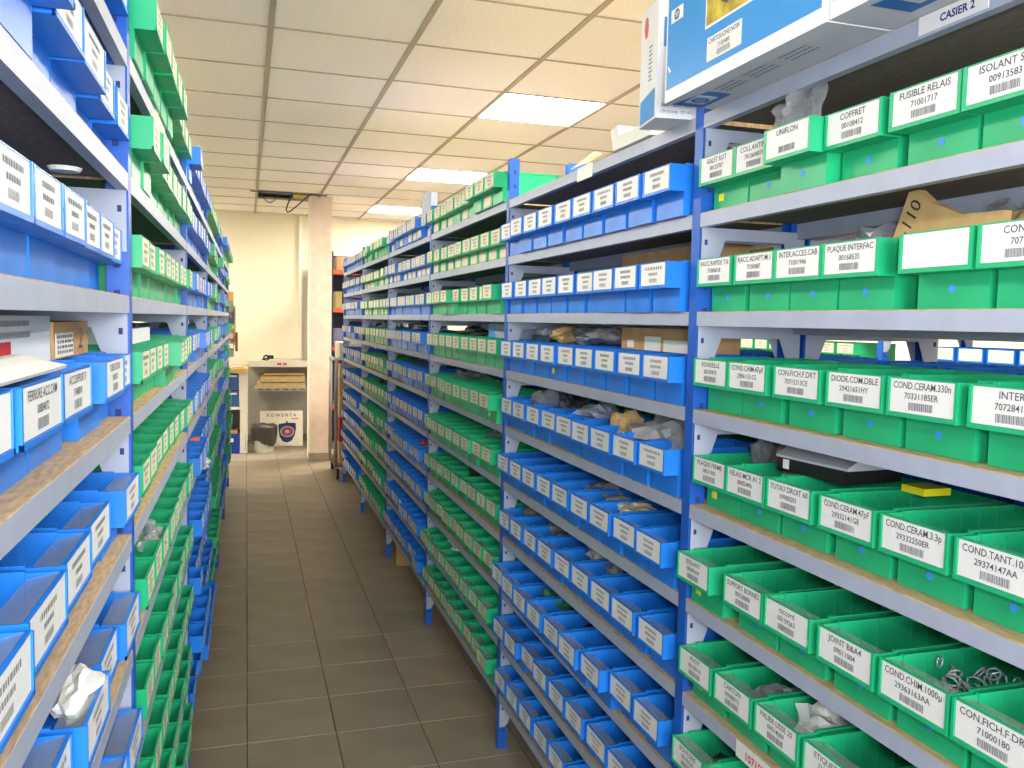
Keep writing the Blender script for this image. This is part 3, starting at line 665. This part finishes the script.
# board with a word and a printed emblem
bd = empty('sign_board', (.148, 9.90, .003)); tag(bd, 'white ROWENTA board with round dark emblem leaning on the wall', 'board'); bd.rotation_euler = (-.12, 0, 0)
MB().box(0, .47, 0, .02, 0, .402).obj('panel', mat('white_board', (236, 228, 212), .5, .3), bd)
textmesh('ROWENTA', .05, mat('grey_letters', (120, 116, 116), .6), bd, lambda x, y: (.235+x, -.0008, .335+y), limit=.36, bold=.001)
MB().box(.345, .42, -.001, 0, .305, .315).obj('red_dash', REDINK, bd)
nav = mat('navy_print', (40, 48, 84), .5, .3, .2, 40)
pts = [(.20, .25), (.285, .265), (.285, .285), (.302, .285), (.302, .265), (.39, .262), (.395, .2), (.38, .12), (.345, .06), (.295, .04), (.245, .055), (.212, .11), (.203, .18)]
em = MB().prism(pts, 'y', -.003, 0).obj('printed_emblem', nav, bd, fix=True)
for rr, mm, dy in ((.078, mat('pale_ring', (176, 180, 206), .5), -.0035), (.064, nav, -.004), (.052, mat('emblem_red', (190, 60, 64), .5), -.0045), (.02, mat('pale_ring', (176, 180, 206)), -.005)):
    MB().prism([(.298+rr*math.cos(a_*.3927), .165+rr*.8*math.sin(a_*.3927)) for a_ in range(16)], 'y', dy, dy+.0006).obj('emblem_ring', mm, em, fix=True)
# waste bin
wbk = empty('waste_bin', (.185, 9.5, .003)); tag(wbk, 'pale grey waste bin with black liner folded over its rim', 'waste bin')
MB().tube([(0, 0, 0), (0, 0, .02), (0, 0, .13), (0, 0, .27)], [.094, .098, .108, .12], 24).obj('bin_body', mat('pale_bin', (196, 192, 180), .5, .3), wbk, smooth=False)
b = MB(); N = 28; rnd = random.Random(2); rings = []
for z_, r_ in ((.10, .118), (.15, .13), (.21, .139), (.27, .142), (.30, .136), (.288, .12), (.2, .105), (.06, .09)):
    rings.append([(math.cos(2*math.pi*k/N)*(r_+rnd.uniform(-.006, .006)), math.sin(2*math.pi*k/N)*(r_+rnd.uniform(-.006, .006)), z_+rnd.uniform(-.008, .008)+(.03*math.sin(k*.45) if z_ < .12 and r_ > .11 else 0)) for k in range(N)])
for r_ in rings: b.v += r_
for i in range(len(rings)-1):
    for k in range(N): b.f.append((i*N+k, i*N+(k+1) % N, (i+1)*N+(k+1) % N, (i+1)*N+k)); b.m.append(0)
b.obj('bin_liner', mat('black_liner', (62, 56, 52), .3, .6, .3, 30), wbk, smooth=True)
# workbench at left
wk = empty('workbench', (-.45, 9.42, .0)); tag(wk, 'cream workbench with wooden top behind end of left rack', 'workbench')
MB().box(0, .465, 0, .55, .86, .912).obj('bench_top', mat('pale_wood', (214, 176, 118), .6, .3, .2, 8, stretch=(1, 6, 1)), wk)
MB().box(.40, .462, .02, .54, .003, .859).obj('side_panel', LAM, wk); MB().box(0, .02, .02, .54, .003, .859).obj('side_panel', LAM, wk)
MB().box(.02, .40, .03, .54, .47, .50).obj('middle_board', LAM, wk); MB().box(.386, .40, .022, .03, .003, .86).obj('edge_strip', LAM, wk)
MB().box(.02, .386, .50, .54, .003, .47).obj('back_board', GREYW, wk)
MB().box(.438, .446, .014, .021, .03, .20).obj('handle', ALU, wk)
for z_ in (.52, .69):
    d_ = box_thing('blue_crate', (-.42, 9.46, z_-.0185 if z_ < .6 else z_), (.345, .3, .165 if z_ < .6 else .15), mat('crate_blue', (52, 92, 150), .45, .3), f"{'lower' if z_ < .6 else 'upper'} muted blue crate inside the cream workbench", 'crate')
    MB().box(.02, .325, -.003, 0, .13, .148).obj('white_edge', WHITE, d_)
cr = box_thing('blue_crate', (-.42, 9.45, .004), (.35, .4, .205), mat('crate_deep_blue', (28, 62, 160), .45, .3), 'deep blue crate with white tag on floor of workbench', 'crate')
MB().box(.24, .29, -.001, 0, .12, .16).obj('white_tag', WHITE, cr)
box_thing('cardboard_box', (-.42, 9.47, .2105), (.33, .3, .04), CARDB, 'flat cardboard box on deep blue crate in workbench', 'box'); box_thing('cardboard_box', (-.40, 9.5, .2515), (.24, .2, .16), mat('brown_card', (150, 112, 74), .8), 'brown cardboard box in middle compartment of workbench', 'box')
pn = MB().tube([(-.14, 9.5, .919), (-.02, 9.52, .92)], .006, 8).obj('grey_pen_tool', ALU); tag(pn, 'thin grey tool lying on the wooden bench top', 'tool')
ph = empty('tape_gun', (.17, 10.1, .9655)); tag(ph, 'small black tape gun with round spool on the cream worktop', 'tool')
MB().tube([(.05+.028*math.cos(t*.524), 0, .03+.028*math.sin(t*.524)) for t in range(13)], .009, 8).obj('spool', BLACK, ph, smooth=True); MB().box(.06, .13, -.015, .015, .02, .06).obj('tool_body', BLACK, ph); MB().tube([(.0, 0, .01), (.04, 0, .02), (.09, 0, .045)], .008, 8).obj('grip', BLACK, ph)
# small wall unit with tools behind the left rack
wu = empty('tool_wall_unit', (-.52, 9.0, 1.05)); tag(wu, 'narrow wall unit crowded with small parts past end of left rack', 'wall unit')
MB().box(0, .40, .03, .05, 0, .66).obj('panel', mat('unit_grey', (150, 146, 140), .6), wu)
for q, (x, z_, ww, hh, c_) in enumerate([(.345, .56, .05, .09, (206, 150, 70)), (.345, .45, .05, .07, (120, 118, 116)), (.345, .34, .06, .06, (70, 78, 100)), (.345, .29, .055, .03, (228, 222, 210)), (.345, .19, .05, .05, (206, 160, 130)), (.345, .09, .05, .045, (228, 220, 200))]):
    MB().box(x, x+ww, -.05, .03, z_, z_+hh).obj('parts_box', mat(f'unit_item_{q}', c_, .6), wu)
MB().box(.40, .42, 0, .03, .12, .52).obj('yellow_rail', mat('ochre_rail', (196, 166, 104), .6), wu); MB().box(.415, .44, -.02, .02, .06, .25).obj('brown_handle', mat('brown_handle', (110, 62, 44), .6), wu); MB().box(.395, .41, -.01, .03, .35, .5).obj('dark_clip', DARKB, wu)
# open ceiling cell with hanging cables
hx, hy = cx0, cy0+.6*9
cw = empty('ceiling_cables', (hx, hy, CEIL)); tag(cw, 'blue grey cables hanging from an open ceiling cell beside the column', 'cables')
CAB = mat('cable_blue', (58, 66, 104), .5, .4)
def arc(p0, p1, sag, n=12): return [(p0[0]+(p1[0]-p0[0])*t, p0[1]+(p1[1]-p0[1])*t, p0[2]+(p1[2]-p0[2])*t-sag*4*t*(1-t)) for t in [i/n for i in range(n+1)]]
MB().tube(arc((.02, .1, .03), (.22, .12, .03), .125), .004, 6).obj('cable', CAB, cw, smooth=True)
MB().tube([(.33, .1, .05), (.325, .1, -.02), (.29, .1, -.10), (.275, .1, -.155), (.285, .1, -.178), (.31, .1, -.172), (.38, .1, -.11), (.46, .1, -.03), (.52, .1, .02), (.56, .1, .03)], .007, 6).obj('cable', CAB, cw, smooth=True)
MB().tube([(-.06, .02, -.006), (.0, .04, -.003), (.15, .06, .01), (.4, .08, .0), (.66, .02, -.006)], .006, 6).obj('cable', CAB, cw, smooth=True)
MB().box(.02, .32, .2, .3, .02, .05).obj('cable_tray', mat('tray_navy', (50, 56, 84), .5), cw); MB().box(.36, .56, .2, .5, .01, .05).obj('insulation', mat('insulation_yellow', (206, 190, 90), .9, .1, .4, 30), cw)
# dark shelving at the far right with orange beams
dr = empty('pallet_rack', (.86, 9.6, 0)); tag(dr, 'tall dark storage rack with orange red beams behind the column', 'shelving')
NAVY = mat('rack_navy', (40, 50, 84), .5, .3); ORG = mat('beam_orange', (208, 84, 48), .5, .3)
for x in (0, 1.3):
    for y in (0, .6): MB().box(x, x+.06, y, y+.06, .003, 2.2).obj('post', NAVY, dr)
for z_ in (.45, 1.10, 1.53, 1.95): MB().box(.06, 1.3, 0, .04, z_, z_+.05).obj('beam', ORG, dr); MB().box(.06, 1.3, .04, .64, z_+.02, z_+.05).obj('deck', mat('deck_grey', (96, 92, 90), .7), dr)
MB().box(0, 1.36, .66, .67, .003, 2.2).obj('back_sheet', mat('back_dark', (46, 52, 72), .7), dr)
for q, (x, z_, ww, hh, c_, l_) in enumerate([(.10, 2.0015, .16, .15, (150, 120, 84), 'brown box on highest deck'), (.30, 2.0015, .2, .16, (96, 96, 104), 'grey box on highest deck'), (.09, 1.5815, .07, .18, (150, 140, 80), 'yellow box on second deck'), (.2, 1.5815, .2, .22, (70, 72, 120), 'violet box on second deck'), (.1, 1.1515, .22, .2, (112, 112, 150), 'lilac box on third deck')]):
    box_thing('storage_box', (.86+x, 9.66, z_), (ww, .3, hh), mat(f'rack_item_{q}', c_, .6), l_+' of the dark storage rack', 'box')
# trolley
tr = empty('hand_trolley', (.775, 7.76, .0)); tag(tr, 'steel tube trolley stacked with boxes at the far end of right rack', 'trolley')
for y in (0, .55):
    MB().tube([(0, y, .10), (0, y, 1.06), (.02, y, 1.10), (.2, y, 1.10)] if y == 0 else [(0, y, .10), (0, y, 1.10)], .016, 10).obj('tube_post', ALU, tr, smooth=True)
MB().tube([(0, 0, 1.09), (0, .55, 1.09)], .016, 10).obj('handle', ALU, tr, smooth=True)
MB().box(-.01, .5, -.02, .6, .115, .14).obj('platform', mat('trolley_deck', (120, 90, 66), .7), tr)
for x in (.02, .44):
    for y in (.02, .54):
        wl = MB().tube([(x-.012, y, .052), (x+.012, y, .052)], .048, 16).obj('wheel', BLACK, tr, smooth=False)
        MB().box(x-.018, x+.018, y-.012, y+.012, .07, .115).obj('wheel_fork', ALU, wl)
MB().box(.01, .05, -.01, .03, 1.06, 1.1).obj('red_cap', RED, tr)
zz = .1405
for q, (hh, c_, l_) in enumerate([(.2, (196, 158, 108), 'lowest brown box on the trolley'), (.22, (170, 60, 54), 'red box on the trolley, second from bottom'), (.2, (206, 164, 108), 'brown box on the trolley, third from bottom'), (.16, (196, 150, 100), 'brown box on the trolley, fourth from bottom'), (.14, (206, 180, 130), 'pale brown box on the trolley, fifth from bottom'), (.18, (236, 226, 196), 'cream box on top of the trolley stack')]):
    box_thing('cardboard_box', (.81, 7.80, zz), (.4, .45, hh), mat(f'trolley_box_{q}', c_, .75, .2, .06, 12), l_, 'box', group='boxes on the trolley'); zz += hh+.0008

# ------------------------------------------------------------------ bins too small or too many to be single objects: one mesh per colour
def join_bins(col, lst):
    base = {}
    V, Fc, Mi = [], [], []
    for n, (loc, rz, wd) in enumerate(lst):
        k = (wd, n % 5)
        if k not in base:
            b = bin_mb(wd, rich=False); card_mb(wd, b, 1); marks_mb(b, wd, random.Random(n), 2); base[k] = b
        b = base[k]; c_, s_ = math.cos(rz), math.sin(rz); o = len(V)
        V += [(loc[0]+c_*x-s_*y, loc[1]+s_*x+c_*y, loc[2]+z) for x, y, z in b.v]
        Fc += [tuple(o+i for i in f) for f in b.f]; Mi += b.m
    m_ = MB(); m_.v, m_.f, m_.m = V, Fc, Mi
    o = m_.obj(col+'_bins', [BLUE if col == 'blue' else GREEN, CARD2, INKL])
    tag(o, f'many small {col} storage bins with cream labels filling the far bays of both racks', 'storage bins', kind='stuff')
for c_ in ('blue', 'green'): join_bins(c_, STUFF[c_])

# ------------------------------------------------------------------ lettering (flat meshes made from Blender's own font)
tmp = []
def font(body, size, italic=False, bold=0):
    cu = bpy.data.curves.new('lettering', 'FONT'); cu.body = body; cu.size = size; cu.align_x = 'CENTER'; cu.resolution_u = 2
    cu.offset = bold
    if body == 'ROWENTA': cu.space_character = 1.5
    if italic: cu.shear = .25
    o = bpy.data.objects.new('lettering', cu); C.objects.link(o); tmp.append(o); return o
jobs = []
for parent, lines, code, wd in PENDING:
    jobs.append((parent, [(font(lines[0], .0128, bold=.0001), .0838, .096*wd/.118)] + ([(font(lines[1], .0112, bold=.0001), .0710, .07)] if lines[1] else []), code, wd))
jobs2 = [(font(b_, sz, it, bo), ml, pa, pl, nm, lim) for (b_, sz, ml, pa, pl, nm, lim, it, al_, bo) in PEND2]
bpy.context.view_layer.update()
dg = bpy.context.evaluated_depsgraph_get()
def grab(o): return bpy.data.meshes.new_from_object(o.evaluated_get(dg))
def fit(me, limit):
    xs = [v.co.x for v in me.vertices]; wdt = max(xs)-min(xs)
    return min(1, limit/wdt) if limit and wdt > 0 else 1
for parent, lines, code, wd in jobs:
    b = MB()
    for o, z, lim in lines:
        me = grab(o); k = fit(me, lim); n = len(b.v)
        b.v += [(-.0018, -v.co.x*k, z+v.co.y) for v in me.vertices]
        for p in me.polygons: b.f.append(tuple(n+i for i in p.vertices)); b.m.append(0)
        bpy.data.meshes.remove(me)
    if code:
        rnd = random.Random(len(b.v)); y = -.02
        while y < .02:
            l = rnd.choice((.0006, .0012, .0018)); b.quad((-.0018, y, .0565), (-.0018, y+l, .0565), (-.0018, y+l, .0665), (-.0018, y, .0665), 1); y += l+rnd.choice((.0006, .001))
    b.obj('label_print', [INK, INKL], parent)
for o, ml, pa, pl, nm, lim in jobs2:
    me = grab(o); k = fit(me, lim); b = MB(); b.v = [pl(v.co.x*k, v.co.y) for v in me.vertices]
    for p in me.polygons: b.f.append(tuple(p.vertices)); b.m.append(0)
    b.obj(nm, ml, pa); bpy.data.meshes.remove(me)
for o in tmp:
    cu = o.data; bpy.data.objects.remove(o); bpy.data.curves.remove(cu)
